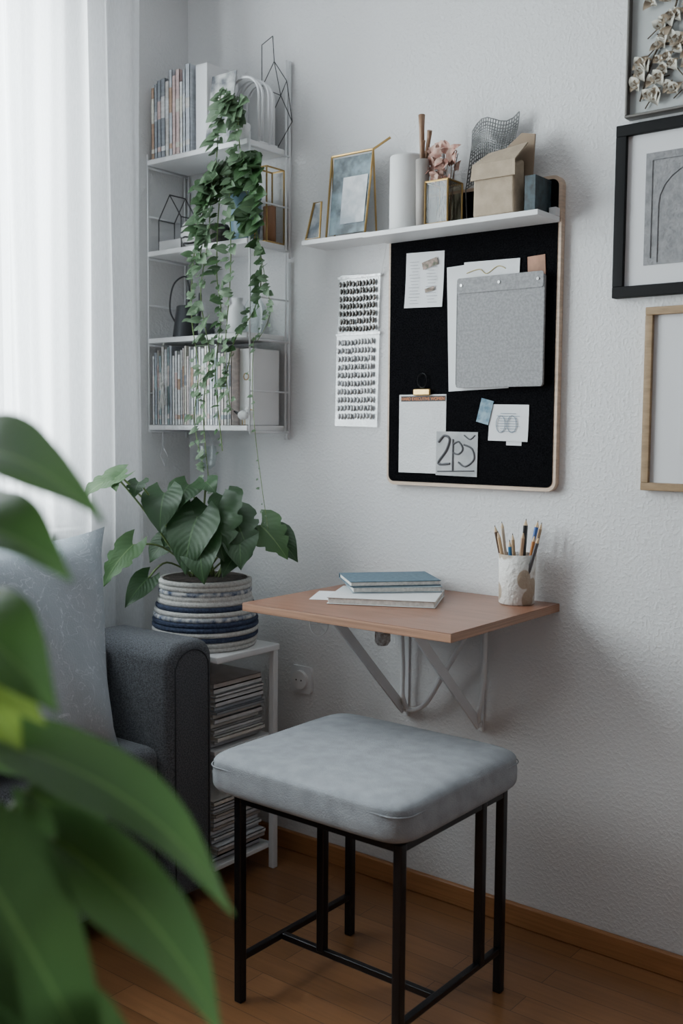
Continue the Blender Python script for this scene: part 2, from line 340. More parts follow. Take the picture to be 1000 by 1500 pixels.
leaves=[
((-.20,.11,1.075),(-.295,.15,1.01),.105,(.1,-.5,1)),
((-.215,.10,1.075),(-.20,.17,1.04),.07,(.2,-.6,.8)),
((-.16,.08,1.06),(-.165,.12,1.02),.06,(.3,-.6,.6)),
((-.17,.12,.90),(-.235,.17,.80),.080,(.4,-.7,.4)),
((-.10,.05,1.03),(-.10,.12,.93),.11,(.5,-.8,.35)),
((-.04,.02,1.05),(-.06,.09,.985),.10,(.3,-.6,.6)),
((.01,.06,1.06),(.04,.10,1.035),.065,(.3,-.6,.6)),
((.03,.05,.99),(.065,.13,.86),.16,(.5,-.8,.35)),
((-.01,.08,.97),(-.03,.16,.83),.14,(.4,-.8,.4)),
((.08,.05,.97),(.13,.12,.875),.12,(.6,-.6,.5)),
((.15,.03,.945),(.225,.08,.86),.11,(.6,-.6,.5)),
((.10,.08,.93),(.11,.15,.84),.10,(.6,-.7,.3)),
((.0,.10,.92),(.02,.18,.81),.12,(.5,-.8,.3)),
((-.06,.0,.96),(-.11,.0,.88),.11,(.4,-.7,.4)),
((.19,.0,.92),(.25,.05,.85),.08,(.5,-.7,.4)),
((-.15,.02,.80),(-.20,.08,.73),.07,(.5,-.6,.4)),
((-.10,-.02,.90),(-.15,.0,.84),.08,(.3,-.6,.6)),
((.05,-.02,1.02),(.08,.03,.96),.10,(.3,-.6,.6)),
((.10,.06,.88),(.06,.13,.82),.08,(.4,-.7,.4)),
]
for i,(bq,tq,wd,up) in enumerate(leaves):
    B=PL(*bq);T=PL(*tq); r0=PL(R(-.03,.03)+bq[0]*.12,R(-.03,.03),.80)
    mid=(r0+B)/2+Vector((0,0,.04))+RV*bq[0]*.1
    ms.tube(spline([r0,mid,B],6),.0028,n=6)
    ml.leaf(B,T,wd,up=up,arch=.12,cup=.10,heart=.3,wave=.03,mi=0 if i not in (0,1,3,10) else 1,prof=lobed if i in (0,1,2,3,7,9,10,13) else None,nl=26)
ms.obj('stems',stem,pp,smooth=True); ml.obj('foliage',[lf_dark,lf_mid],pp,smooth=True)

# ================================================================ WALL SHELF (in the corner)
sx0,sx1=-2.305,-1.918; sd=-.17
sh=E('wall_shelf',(-2.1,-.01,1.2),'white wall-mounted shelf with four boards and wire ladder sides','shelf')
ZB=[1.208,1.455,1.70,1.955]
for z_ in ZB: box(sx0,sx1,sd,-.012,z_-.014,z_).obj('shelf_board',white,sh,bevel=.002)
for X in (sx0-.005,sx1+.005):
    m=MB()
    for (za,zb) in ((1.17,1.655),(1.665,2.19)):
        m.tube([(X,-.008,za),(X,-.008,zb)],.0045); 
    m.tube([(X,-.165,1.19),(X,-.165,1.972)],.0025)
    m.tube([(X,-.022,1.17),(X,-.022,2.19)],.003)
    for z_ in ZB: m.tube([(X,-.165,z_-.018),(X,-.008,z_-.018)],.0035)
    for z_ in (1.30,1.55,1.80): m.tube([(X,-.165,z_),(X,-.008,z_)],.0025)
    m.obj('ladder_frame',whitem,sh,smooth=True)
bookc=[(.74,.74,.75),(.62,.60,.58),(.30,.32,.36),(.66,.50,.48),(.70,.71,.73),(.5,.53,.58),(.16,.17,.2),(.72,.70,.62),(.45,.30,.22),(.72,.64,.62),(.33,.42,.45),(.68,.69,.7)]
bm=[M('book_cover_%d'%i,c,.5,var=.12,vscale=45,stretch=(1,1,3)) for i,c in enumerate(bookc)]
def upbook(x,w,z,h,d,mat,yf,lab,grp,nm='book'):
    m=MB(); t=.0015; y0=yf;y1=yf+d
    m.box(x,x+t,y0,y1,z,z+h).box(x+w-t,x+w,y0,y1,z,z+h).box(x,x+w,y0,y0+t,z,z+h).box(x+t,x+w-t,y0+t,y1-.002,z+.001,z+h-.003,1)
    hh=R(.1,.35)*h; m.box(x+.001,x+w-.001,y0-.0004,y0+.0002,z+h*.5,z+h*.5+hh,2)
    m.box(x+.001,x+w-.001,y0-.0004,y0+.0002,z+h*.08,z+h*.14,2)
    tag(m.obj(nm,[mat,pages,bm[random.randrange(12)]]),lab,nm,grp)
x=-2.292
while x<-2.145:
    w_=R(.008,.017); upbook(x,w_,1.956,R(.19,.235),.14,bm[random.choice([0,1,2,3,4,5,7,8,9,6])],-.165,'upright book with slim coloured spine on top shelf','books on the top shelf'); x+=w_+.0006
x=-2.295
while x<-1.985:
    w_=R(.006,.013); upbook(x,w_,1.209,R(.19,.222),.14,bm[random.choice([0,0,4,4,11,11,1,9,7,5,2,3,10])],-.165,'slim magazine standing upright on the lowest shelf','magazines on the lowest shelf','magazine'); x+=w_+.0005
pr1=M('print_mixed',(.12,.13,.15),.4,vscale=25,col2=(.7,.7,.68),detail=6)
m=MB(); m.box(-2.128,-2.085,-.150,-.03,1.956,2.185).box(-2.1265,-2.0865,-.1506,-.150,1.96,2.18,1); tag(m.obj('binder',[white,paper]),'white slim binder standing on the top shelf','binder')
m=MB(); m.add([(-2.08,-.165,1.956),(-1.99,-.165,1.956),(-1.99,-.135,2.15),(-2.08,-.135,2.15),(-2.08,-.162,1.956),(-1.99,-.162,1.956),(-1.99,-.132,2.15),(-2.08,-.132,2.15)],[(0,1,2,3),(7,6,5,4),(0,4,5,1),(3,2,6,7),(0,3,7,4),(1,5,6,2)])
tag(m.obj('postcard',pr1),'postcard with dark floral picture leaning on top shelf','postcard')
rk=E('letter_rack',(-1.96,-.09,1.956),'white metal letter rack made of nested arches','letter rack')
m=MB()
for k,y in enumerate((-.12,-.10,-.08,-.06)):
    rr_=.052-.004*(k%2); m.tube([(-1.975-rr_,y,1.957)]+[(-1.975+rr_*math.cos(math.pi-math.pi*q/14),y,2.08+rr_*1.0*math.sin(math.pi*q/14)) for q in range(15)]+[(-1.975+rr_,y,1.957)],.0035,0)
m.obj('arches',whitem,rk,smooth=True)
slabXZ(MB(),[(-2.02,1.96),(-1.93,1.96),(-1.93,2.08)]+[(-1.975+.045*math.cos(math.pi*q/12),2.08+.045*math.sin(math.pi*q/12)) for q in range(1,12)]+[(-2.02,2.08)],-.052,-.048).obj('back_panel',white,rk)
box(-2.028,-1.922,-.125,-.046,1.9562,1.960).obj('base',white,rk)
m=MB(); q=[(-1.935,-.035,1.957),(-1.88,-.035,2.02),(-1.90,-.035,2.13),(-1.945,-.035,2.19),(-1.99,-.035,2.13),(-1.975,-.035,2.02),(-1.93,-.025,2.1),(-1.955,-.03,2.26),(-1.995,-.03,2.245)]
for a,b_ in ((0,1),(1,2),(2,3),(3,4),(4,5),(5,0),(6,1),(6,2),(6,3),(6,4),(6,5),(3,7),(7,8),(8,4)): m.tube([q[a],q[b_]],.0012,n=6)
tag(m.obj('wire_ornament',wire_bl),'thin dark wire ornament with faceted outline on top shelf','ornament')
m=MB()
X0,X1,z0=-2.292,-2.20,1.7015
for y in (-.14,-.08):
    m.tube([(X0,y,z0+.002),(X1,y,z0+.002),(X1,y,z0+.09),((X0+X1)/2,y,z0+.155),(X0,y,z0+.09)],.0018,closed=True,n=6)
for p in ((X0,z0+.002),(X1,z0+.002),(X1,z0+.09),((X0+X1)/2,z0+.155),(X0,z0+.09)): m.tube([(p[0],-.14,p[1]),(p[0],-.08,p[1])],.0018,n=6)
m.box(X0,X1,-.14,-.08,z0,z0+.03,1)
tag(m.obj('house_frame',[wire_bl,M('whitewashed_tray',(.6,.6,.6),.6)]),'small house-shaped wire frame with white tray base','ornament')
vm=bpy.data.materials.new('striped_ceramic'); vm.use_nodes=True; nt=vm.node_tree; N=nt.nodes; L=nt.links; b=N['Principled BSDF']; b.inputs['Roughness'].default_value=.35
tc=N.new('ShaderNodeTexCoord'); wv=N.new('ShaderNodeTexWave'); wv.bands_direction='Z'; wv.inputs['Scale'].default_value=20; wv.inputs['Distortion'].default_value=3; L.new(tc.outputs['Object'],wv.inputs[0])
cr=N.new('ShaderNodeValToRGB'); cr.color_ramp.interpolation='CONSTANT'; cr.color_ramp.elements[0].color=(.02,.02,.02,1); cr.color_ramp.elements[1].position=.22; cr.color_ramp.elements[1].color=(.72,.72,.70,1); L.new(wv.outputs[0],cr.inputs[0]); L.new(cr.outputs[0],b.inputs['Base Color'])
m=MB(); m.lathe([(.018,1.701),(.034,1.712),(.042,1.735),(.040,1.758),(.028,1.776),(.020,1.780),(.016,1.776)],-2.157,-.125,n=32)
tag(m.obj('vase',vm,smooth=True),'round white ceramic vase with black stripes','vase')
bluep=M('blue_glaze',(.16,.26,.33),.35,var=.15)
leafs=leafmat('vine_leaf',(.085,.15,.08),(.17,.26,.15),(.22,.32,.18),.3)
leafv=leafmat('vine_leaf_deep',(.025,.08,.025),(.06,.13,.045),(.10,.19,.06),.3)
vp=E('trailing_plant',(-2.0,-.1,1.701),'long trailing vine with small heart leaves in blue-grey pot','potted plant')
MB().lathe([(.036,1.701),(.042,1.75),(.046,1.83),(.040,1.84),(.037,1.83)],-2.015,-.075,n=28).obj('pot',bluep,vp,smooth=True)
mv=MB(); ml=MB()
def vine(pts,lsize,dens,mi=0,r=.0016,endsmall=.5,spread=.01):
    sp=spline(pts,8); mv.tube(sp,r,n=5)
    tot=len(sp)
    for i in range(2,tot):
        n_=int(dens)+(1 if random.random()<dens-int(dens) else 0)
        for _ in range(int(n_)):
            p=sp[i]; s_=lsize*R(.5,1.15)*(1-(1-endsmall)*i/tot)
            a=R(0,2*math.pi); dr=Vector((math.cos(a)*.9,-abs(math.sin(a))*.5-.1,R(-.9,.1))).normalized()
            b0=p+Vector((R(-spread,spread),R(-spread,.0),R(-.01,.01)))
            ml.leaf(b0,b0+dr*s_,s_*.9,up=(R(-.4,.4),-1,R(.1,.8)),arch=.08,cup=.12,heart=.3,nl=6,nw=4,mi=mi)
vine([(-2.0,-.10,1.84),(-1.99,-.20,1.87),(-2.0,-.22,1.80),(-2.005,-.225,1.70),(-2.035,-.225,1.553),(-2.003,-.225,1.389),(-2.027,-.225,1.247),(-2.003,-.225,1.033)],.046,1.9,0,spread=.016)
vine([(-2.0,-.10,1.84),(-1.96,-.19,1.89),(-1.94,-.21,1.75),(-1.935,-.215,1.6),(-1.955,-.215,1.387),(-1.935,-.215,1.246)],.042,1.8,0,spread=.016)
vine([(-2.0,-.10,1.84),(-1.98,-.20,1.83),(-1.985,-.215,1.62),(-1.97,-.215,1.50),(-1.99,-.215,1.34),(-1.965,-.215,1.14)],.038,1.2,1)
vine([(-2.0,-.10,1.84),(-2.04,-.20,1.84),(-2.06,-.225,1.66),(-2.07,-.225,1.50),(-2.045,-.225,1.36),(-2.06,-.225,1.22),(-2.03,-.225,1.10)],.036,.8,0)
vine([(-1.995,-.10,1.84),(-1.93,-.19,1.86),(-1.90,-.17,1.77),(-1.885,-.15,1.62),(-1.90,-.16,1.515),(-1.935,-.2,1.43),(-1.955,-.215,1.32)],.042,1.4,1)
vine([(-1.895,-.17,1.44),(-1.88,-.19,1.30),(-1.859,-.2,1.176),(-1.835,-.2,1.04),(-1.815,-.2,.94)],.014,.5,0,r=.001)
vine([(-1.98,-.10,1.84),(-1.92,-.15,1.90),(-1.885,-.18,1.87),(-1.875,-.18,1.80),(-1.88,-.18,1.72)],.058,2.3,1,endsmall=.8,spread=.025)
vine([(-1.99,-.12,1.84),(-2.02,-.2,1.86),(-2.03,-.22,1.78),(-2.03,-.22,1.70),(-2.06,-.22,1.62)],.05,2,1,spread=.02)
vine([(-1.88,-.18,1.72),(-1.865,-.16,1.6),(-1.855,-.15,1.50),(-1.89,-.16,1.43)],.028,1.3,0,r=.001)
mv.obj('vines',stem,vp,smooth=True); ml.obj('foliage',[leafs,leafv],vp,smooth=True)
vp2=E('trailing_plant',(-1.955,-.15,1.956),'silvery green trailing plant spilling from small white pot','potted plant')
MB().lathe([(.018,1.956),(.022,1.995),(.020,2.0)],-1.955,-.148,n=20).obj('pot',white,vp2,smooth=True)
mv=MB(); ml=MB()
vine([(-1.955,-.153,2.0),(-1.95,-.19,2.05),(-1.975,-.21,2.0),(-1.985,-.215,1.90),(-2.0,-.215,1.8)],.044,1.6,0,endsmall=.8,spread=.015)
vine([(-1.955,-.153,2.0),(-1.93,-.19,2.03),(-1.92,-.20,1.96),(-1.905,-.2,1.86)],.044,1.6,0,endsmall=.8,spread=.015)
vine([(-1.955,-.153,2.0),(-1.96,-.18,2.06),(-1.98,-.2,2.07),(-1.99,-.21,2.0)],.034,1,0)
mv.obj('vines',stem,vp2,smooth=True); ml.obj('foliage',[leafs],vp2,smooth=True)
m=MB(); m.lathe([(.022,1.701),(.032,1.72),(.034,1.75),(.030,1.757),(.027,1.75)],-2.078,-.118,n=24)
tag(m.obj('pot',M('dark_woven_pot',(.06,.055,.05),.8,var=.4,vscale=90,bump=.5)),'small dark textured pot beneath trailing leaves','pot')
ln=E('lantern',(-1.945,-.05,1.701),'brass framed glass lantern with warm brown candle','lantern')
m=MB(); a0,a1,b0,b1,c0,c1=-1.965,-1.922,-.09,-.02,1.703,1.90
for X in (a0,a1):
    for Y in (b0,b1): m.tube([(X,Y,c0),(X,Y,c1)],.0025,n=6)
for Z in (c0,c1):
    m.tube([(a0,b0,Z),(a1,b0,Z),(a1,b1,Z),(a0,b1,Z)],.0025,closed=True,n=6)
m.obj('frame',brass,ln)
MB().lathe([(.018,1.703),(.018,1.80)],-1.943,-.055,n=20).obj('candle',M('brown_wax',(.25,.12,.06),.5),ln,smooth=True)
wc=M('dark_grey_metal',(.05,.053,.06),.4,metal=.5,var=.1)
can=E('watering_can',(-2.22,-.11,1.456),'small dark grey metal watering can with loop handle','watering can')
cx,cy=-2.215,-.11
MB().lathe([(.036,1.456),(.037,1.462),(.026,1.545),(.022,1.548),(.021,1.54)],cx,cy,n=28).obj('body',wc,can,smooth=True)
MB().tube(spline([(cx+.033,cy,1.475),(cx+.055,cy,1.52),(cx+.06,cy,1.58)],6),[.006]*6+[.005]*6+[.004],n=8).obj('spout',wc,can,smooth=True)
MB().tube(spline([(cx-.03,cy,1.49),(cx-.065,cy,1.54),(cx-.05,cy,1.61),(cx,cy,1.63),(cx+.015,cy,1.59),(cx+.01,cy,1.545)],6),.0025,n=6).obj('handle',wc,can,smooth=True)
m=MB(); m.lathe([(.018,1.456),(.022,1.49),(.019,1.49),(.016,1.46)],-2.115,-.12,n=20); tag(m.obj('cup',wc,smooth=True),'little dark grey metal cup on the shelf','cup')
m=MB(); m.lathe([(.02,1.456),(.03,1.48),(.03,1.53),(.012,1.56),(.012,1.60),(.015,1.605)],-1.965,-.09,n=28,cap=False); tag(m.obj('glass_vase',clear,smooth=True),'clear glass bottle vase on the shelf','vase')
m=MB(); m.lathe([(.024,1.456),(.032,1.49),(.026,1.53),(.014,1.545),(.017,1.56),(.013,1.56)],-2.04,-.08,n=28); tag(m.obj('vase',white,smooth=True),'small matte white vase on the shelf','vase')
mf=E('magazine_file',(-1.95,-.09,1.209),'white cardboard magazine file on lowest shelf','magazine file')
box(-1.98,-1.928,-.135,-.03,1.209,1.415).obj('body',white,mf,bevel=.002)
MB().tube([(-1.954+.009*math.cos(a*.628),-.1355,1.34+.009*math.sin(a*.628)) for a in range(10)],.0015,closed=True,n=6).obj('label_ring',brass,mf)
bd=E('bird_figurine',(-1.945,-.155,1.209),'tiny white and gold bird figurine on shelf edge','figurine')
MB().ball((-1.948,-.153,1.236),.014,sc=(1.3,.8,.9)).ball((-1.930,-.153,1.250),.008).obj('body',white,bd,smooth=True)
MB().tube([(-1.924,-.153,1.251),(-1.913,-.153,1.249)],[.003,.0005],n=6).obj('beak',brass,bd)
MB().tube([(-1.962,-.153,1.238),(-1.985,-.153,1.248)],[.005,.002],n=6).obj('tail',wire_bl,bd)
for dx in (-.005,.004): MB().tube([(-1.946+dx,-.153,1.2095),(-1.946+dx,-.153,1.227)],.001,n=5).obj('leg',brass,bd)
m=MB(); m.tube(spline([(-2.24,-.176,1.43),(-2.235,-.178,1.37),(-2.237,-.178,1.33)],4),.0008,n=5); m.ball((-2.237,-.18,1.325),.006)
for k in range(14):
    a=R(-.5,.5); m.tube([(-2.237,-.18,1.325),(-2.237+a*.03,-.18+R(-.006,.003),1.25+R(0,.02))],.0012,n=5)
m.tube([(-2.24,-.176,1.43),(-2.24,-.169,1.4405)],.0008,n=5)
tag(m.obj('tassel',M('cream_yarn',(.6,.6,.58),.9)),'pale grey yarn tassel hanging from shelf board','tassel')
m=MB(); m.tube([(-2.27,-.15,1.1940),(-2.27,-.15,1.15),(-2.28,-.15,1.12),(-2.262,-.15,1.09),(-2.25,-.15,1.12),(-2.265,-.15,1.14)],.0012,n=6)
tag(m.obj('wire_hook',M('silver_wire',(.5,.5,.52),.3,metal=.8)),'thin silver wire hook hanging under shelf','hook')
m=MB(); m.tube([(-2.12,-.12,1.1935),(-2.145,-.12,1.15)],.0008,n=5).tube([(-2.12,-.12,1.1935),(-2.095,-.12,1.15)],.0008,n=5)
m.lathe([(.01,1.085),(.022,1.095),(.028,1.12),(.026,1.15)],-2.12,-.12,n=24,cap=False)
tag(m.obj('hanging_glass',clear,smooth=True),'small clear glass bowl hanging under shelf','glass')

# ================================================================ LEDGES + PIN BOARD
lg=E('picture_ledge',(-1.66,0,1.688),'narrow white picture ledge mounted on the wall','wall ledge')
box(-1.79,-1.574,-.10,-.001,1.676,1.688).obj('ledge_board',white,lg,bevel=.0015)
box(-1.79,-1.574,-.008,0,1.688,1.70).obj('back_lip',white,lg,bevel=.001)
pb=E('pin_board',(-1.33,0,1.06),'black felt pin board with birch plywood edge and ledge','pin board')
m=MB(); slabXZ(m,rrect(-1.568,-1.092,1.060,1.775,.022),-.018,0); m.obj('plywood_panel',birch,pb)
m=MB(); slabXZ(m,rrect(-1.562,-1.100,1.069,1.767,.016),-.0195,-.0181); m.obj('felt_surface',felt,pb)
m=MB(); m.box(-1.572,-1.095,-.125,-.0196,1.669,1.681).box(-1.113,-1.095,-.04,-.0196,1.681,1.70); m.obj('ledge',white,pb,bevel=.0015)
YB=-.0197
inkd=M('dark_ink',(.05,.05,.06),.8)
blueinkm=M('blue_grey_ink',(.2,.26,.33),.8)
nt_=E('paper_note',(-1.458,YB,1.57),'white printed note with small pictures pinned to board','note')
plate(MB(),-1.458,1.57,.112,.135,YB,.0012,-.03,bend=.003).obj('sheet',paper,nt_)
m=MB(); 
for k in range(14): 
    zz=1.615-k*.0078; ww=R(.02,.04)
    for sx_ in (-1.485,-1.435):
        plate(m,sx_+R(-.003,.003),zz,ww*.9,.0014,YB-.0045,.0002,-.03)
m.obj('printed_text',M('grey_ink',(.42,.42,.45),.8),nt_)
olive=M('olive_ink',(.10,.12,.08),.8,col2=(.5,.36,.32),vscale=80)
plate(MB(),-1.440,1.608,.045,.018,YB-.005,.0002,.25).obj('printed_picture',olive,nt_); plate(MB(),-1.44,1.545,.028,.01,YB-.0045,.0002,.2).obj('printed_picture',olive,nt_)
ev=E('paper_sheets',(-1.30,YB,1.45),'large white paper sheets pinned behind a felt pouch','paper')
plate(MB(),-1.305,1.447,.165,.30,YB,.0012,.035).obj('sheet',paper,ev)
plate(MB(),-1.27,1.48,.15,.24,YB-.0016,.0012,-.02).obj('sheet',paper,ev)
m=MB(); m.tube(spline([(-1.335,YB-.004,1.575),(-1.30,YB-.004,1.582),(-1.28,YB-.004,1.57),(-1.25,YB-.004,1.585),(-1.23,YB-.004,1.578)],5),.0012,n=5); m.obj('drawn_line',M('yellow_ink',(.5,.42,.2),.7),ev)
m=MB(); plate(m,-1.15,1.575,.045,.05,YB-.001,.001,.05); tag(m.obj('postcard',M('sienna_card',(.36,.18,.11),.6,var=.3,vscale=20)),'small sienna brown card tucked behind pouch','card')
feltg=M('grey_felt',(.31,.31,.32),.95,var=.14,vscale=170,bump=.3,bscale=600,detail=5,spec=.1)
po=E('felt_pouch',(-1.24,YB,1.42),'light grey felt pouch with snap buttons pinned to board','pouch')
m=MB(); slabXZ(m,rrect(-1.353,-1.122,1.302,1.556,.006),-.036,-.0235); o=m.obj('pouch_body',feltg,po,bevel=.004,seg=3)
m=MB(); slabXZ(m,rrect(-1.352,-1.123,1.526,1.562,.006),-.0385,-.0362); o=m.obj('flap',feltg,po,bevel=.0015)
for X in (-1.34,-1.2375,-1.137):
    MB().tube([(X,-.0385,1.545),(X,-.0405,1.545)],.0035,n=16).obj('snap',M('snap_metal',(.6,.6,.62),.3,metal=.7),po)
m=MB(); m.tube([(-1.353,-.0355,1.31),(-1.353,-.0355,1.55)],.0015,n=5).tube([(-1.122,-.0355,1.31),(-1.122,-.0355,1.55)],.0015,n=5); m.obj('seam',feltg,po)
cl=E('clipped_sheet',(-1.46,YB,1.19),'blank white textured sheet hung from a brass bulldog clip','paper')
plate(MB(),-1.459,1.19,.140,.196,YB,.0014,0).obj('sheet',M('watercolour_paper',(.74,.75,.76),.9,var=.03,bump=.5,bscale=220),cl)
box(-1.523,-1.391,YB-.0026,YB-.0015,1.271,1.284).obj('header_strip',M('strip_dark',(.05,.035,.03),.6),cl)
text('HARD EXECUTIVE WOMEN',.0105,(-1.457,YB-.0028,1.2738),M('orange_ink',(.75,.25,.08),.6),cl)
m=MB(); m.box(-1.483,-1.432,YB-.010,YB-.0028,1.285,1.302); m.obj('clip',brass,cl,bevel=.003)
m=MB(); m.tube([(-1.457+.014*math.cos(a*.524),YB-.006,1.322+.018*math.sin(a*.524)) for a in range(12)],.0014,closed=True,n=6); m.obj('clip_loop',black_m,cl)
mp_=E('art_print',(-1.355,YB,1.145),'small silver-grey print with bold curved strokes','print')
plate(MB(),-1.356,1.142,.118,.108,YB-.002,.0012,-.01).obj('sheet',M('silver_print',(.30,.31,.32),.5,col2=(.46,.46,.47),vscale=18),mp_)
m=MB()
def stroke(pts,w_=.004,mi=0):
    m.tube([(a,YB-.0035,b_) for a,b_ in pts],w_*.3,mi,n=6)
def spl2(pts): return [(p.x,p.z) for p in spline([(a,0,c) for a,c in pts],5)]
stroke(spl2([(-1.408,1.170),(-1.392,1.186),(-1.376,1.178),(-1.385,1.150),(-1.408,1.118),(-1.374,1.118)]),.011)
stroke([(-1.366,1.100),(-1.366,1.178)],.008)
stroke(spl2([(-1.366,1.165),(-1.350,1.172),(-1.338,1.155),(-1.350,1.142),(-1.366,1.145)]),.008)
stroke(spl2([(-1.335,1.188),(-1.318,1.178),(-1.304,1.188)]),.006)
stroke(spl2([(-1.335,1.165),(-1.312,1.155),(-1.306,1.130),(-1.330,1.112),(-1.350,1.122)]),.008)
stroke([(-1.41,1.098),(-1.305,1.102)],.006)
m.obj('strokes',M('charcoal_ink',(.10,.10,.11),.6),mp_)
tk=E('card',(-1.218,YB,1.215),'white printed card held by blue patterned tape','card')
plate(MB(),-1.215,1.218,.105,.086,YB,.0012,-.02,bend=.002).obj('sheet',paper,tk)
plate(MB(),-1.20,1.172,.04,.014,YB,.0011,-.02).obj('tab',paper,tk)
m=MB()
for sx_ in (-1.235,-1.205):
    m.tube([(sx_+.012*math.cos(a*.4),YB-.0035,1.215+.02*math.sin(a*.4)) for a in range(16)],.0008,closed=True,n=5)
for k in range(8): plate(m,-1.215,1.24-k*.006,.07-R(0,.03),.0012,YB-.0032,.0002,-.02)
m.obj('printed_text',blueinkm,tk)
plate(MB(),-1.278,1.245,.034,.058,YB-.003,.0008,-.25).obj('tape',M('blue_tape',(.06,.15,.22),.5,col2=(.22,.34,.42),vscale=60),tk)

# ================================================================ EARRING DISPLAY STRIPS
cs=E('bead_card',(-1.675,-.002,1.40),'clear hanging sheets holding rows of silver beads','display card')
film=glassmat('clear_film',(.93,.94,.95),.25,.2)
plate(MB(),-1.672,1.527,.132,.15,-.006,.0008,-.05).obj('sheet',film,cs)
plate(MB(),-1.677,1.33,.140,.245,-.006,.0008,-.02).obj('sheet',film,cs)
bead=M('silver_beads',(.20,.19,.18),.22,metal=.85,var=.6,vscale=120); bead2=M('grey_beads',(.48,.48,.49),.3,metal=.6,var=.3,vscale=120)
m=MB()
for k in range(7):
    for c_ in range(11): 
        m.ball((-1.727+c_*.0108+R(-.002,.002),-.0125,1.580-k*.0195+R(-.0015,.0015)),.0050,0,n=7,sc=(.9,.8,1.6))
m.obj('bead_rows',bead,cs,smooth=True)
m=MB()
for k in range(10):
    for c_ in range(11): 
        m.ball((-1.732+c_*.0108+R(-.002,.002),-.0125,1.428-k*.0215+R(-.0015,.0015)),.0050,0,n=7,sc=(.9,.8,1.6))
m.obj('bead_rows',bead2,cs,smooth=True)
m=MB(); m.box(-1.745,-1.60,-.011,-.006,1.446,1.452).box(-1.74,-1.60,-.010,-.006,1.594,1.600)
m.obj('strip',bead2,cs)
m=MB(); m.tube([(-1.60,-.008,1.598),(-1.575,-.02,1.672)],.0008,n=5); m.obj('cord',whitem,cs)

# ================================================================ LEDGE ITEMS
Z1=1.6885
pf=E('photo_frame',(-1.66,-.06,Z1),'brass and glass standing frame holding blue-grey landscape photos','photo frame')
m=MB(); F=[(-1.728,-.075,Z1+.003),(-1.603,-.075,Z1+.003),(-1.590,-.06,1.898),(-1.722,-.06,1.898)]
m.tube(F,.0032,closed=True,n=8); m.tube([F[3],F[2],(-1.552,-.04,1.925)],.0032,n=8); m.tube([(-1.735,-.03,Z1+.003),F[3]],.0025,n=6); m.tube([(-1.60,-.03,Z1+.003),F[2]],.0025,n=6)
m.obj('frame',brass,pf)
def lerp(a,b_,t): return tuple(a[i]+(b_[i]-a[i])*t for i in range(3))
def quadin(F,u0,u1,v0,v1,off=0.):
    def P(u,v):
        a=lerp(F[0],F[1],u); b_=lerp(F[3],F[2],u); p=lerp(a,b_,v); return (p[0],p[1]+off,p[2])
    return [P(u0,v0),P(u1,v0),P(u1,v1),P(u0,v1)]
MB().add(quadin(F,.04,.95,.03,.97,.004),[(0,1,2,3)]).obj('photo',M('teal_photo',(.015,.03,.04),.4,col2=(.20,.29,.34),vscale=26,detail=8),pf)
MB().add(quadin(F,.32,.92,.15,.72,.002),[(0,1,2,3)]).obj('photo',M('pale_photo',(.30,.34,.38),.5,col2=(.70,.71,.72),vscale=24,detail=8),pf)
pf2=E('photo_frame',(-1.755,-.06,Z1),'small leaning brass frame with grey seascape photo','photo frame')
F2=[(-1.784,-.09,Z1+.003),(-1.736,-.092,Z1+.003),(-1.742,-.078,1.785),(-1.766,-.078,1.785)]
MB().tube(F2,.003,closed=True,n=8).obj('frame',brass,pf2)
MB().add(quadin(F2,.05,.95,.03,.97,.002),[(0,1,2,3)]).obj('photo',M('grey_photo',(.10,.12,.15),.4,col2=(.45,.47,.49),vscale=26,detail=6),pf2)
Z2=1.6815
cn=M('matte_white_ceramic',(.66,.66,.66),.6,var=.02)
m=MB(); m.lathe([(.040,Z2),(.0425,Z2+.003),(.0425,1.858),(.040,1.862),(.038,1.855)],-1.482,-.066,n=40); o=tag(m.obj('canister',cn),'tall plain white cylindrical canister on the ledge','canister')
for p in o.data.polygons: p.use_smooth=len(p.vertices)==4
cupe=E('brush_cup',(-1.422,-.080,Z2),'slim cup with wooden rolling handles and brushes','cup')
MB().lathe([(.0145,Z2),(.0165,1.84),(.014,1.84)],-1.421,-.090,n=20).obj('cup_body',M('taupe_ceramic',(.33,.30,.28),.6),cupe,smooth=True)
for (dx,dz,r_) in ((-.002,.095,.0085),(.008,.055,.0065),(.0,.035,.006)):
    MB().tube([(-1.421,-.09,1.79),(-1.421+dx*1.4,-.09+dx,1.85+dz*.7),(-1.421+dx*2.3,-.09,1.85+dz)],[r_*.6,r_*.8,r_],n=10).obj('brush_handle',M('brown_wood',(.26,.15,.09),.5,var=.3),cupe,smooth=True)
gb=E('glass_box',(-1.370,-.07,Z2),'brass edged glass box with dried pink flowers','glass box')
m=MB(); a0,a1,b0,b1,c0,c1=-1.400,-1.338,-.108,-.045,Z2+.002,1.782
for X in (a0,a1):
    for Y in (b0,b1): m.tube([(X,Y,c0),(X,Y,c1)],.0025,n=6)
for Z in (c0,c1): m.tube([(a0,b0,Z),(a1,b0,Z),(a1,b1,Z),(a0,b1,Z)],.0025,closed=True,n=6)
m.obj('frame',brass,gb)
MB().box(a0,a1,b0,b1,c0,c1).obj('glass',glassmat('smoky_glass',(.50,.46,.38),.10),gb)
pk=M('dried_pink',(.32,.14,.11),.8,col2=(.52,.36,.30),vscale=60); tw=M('twig_brown',(.12,.07,.05),.8)
m=MB()
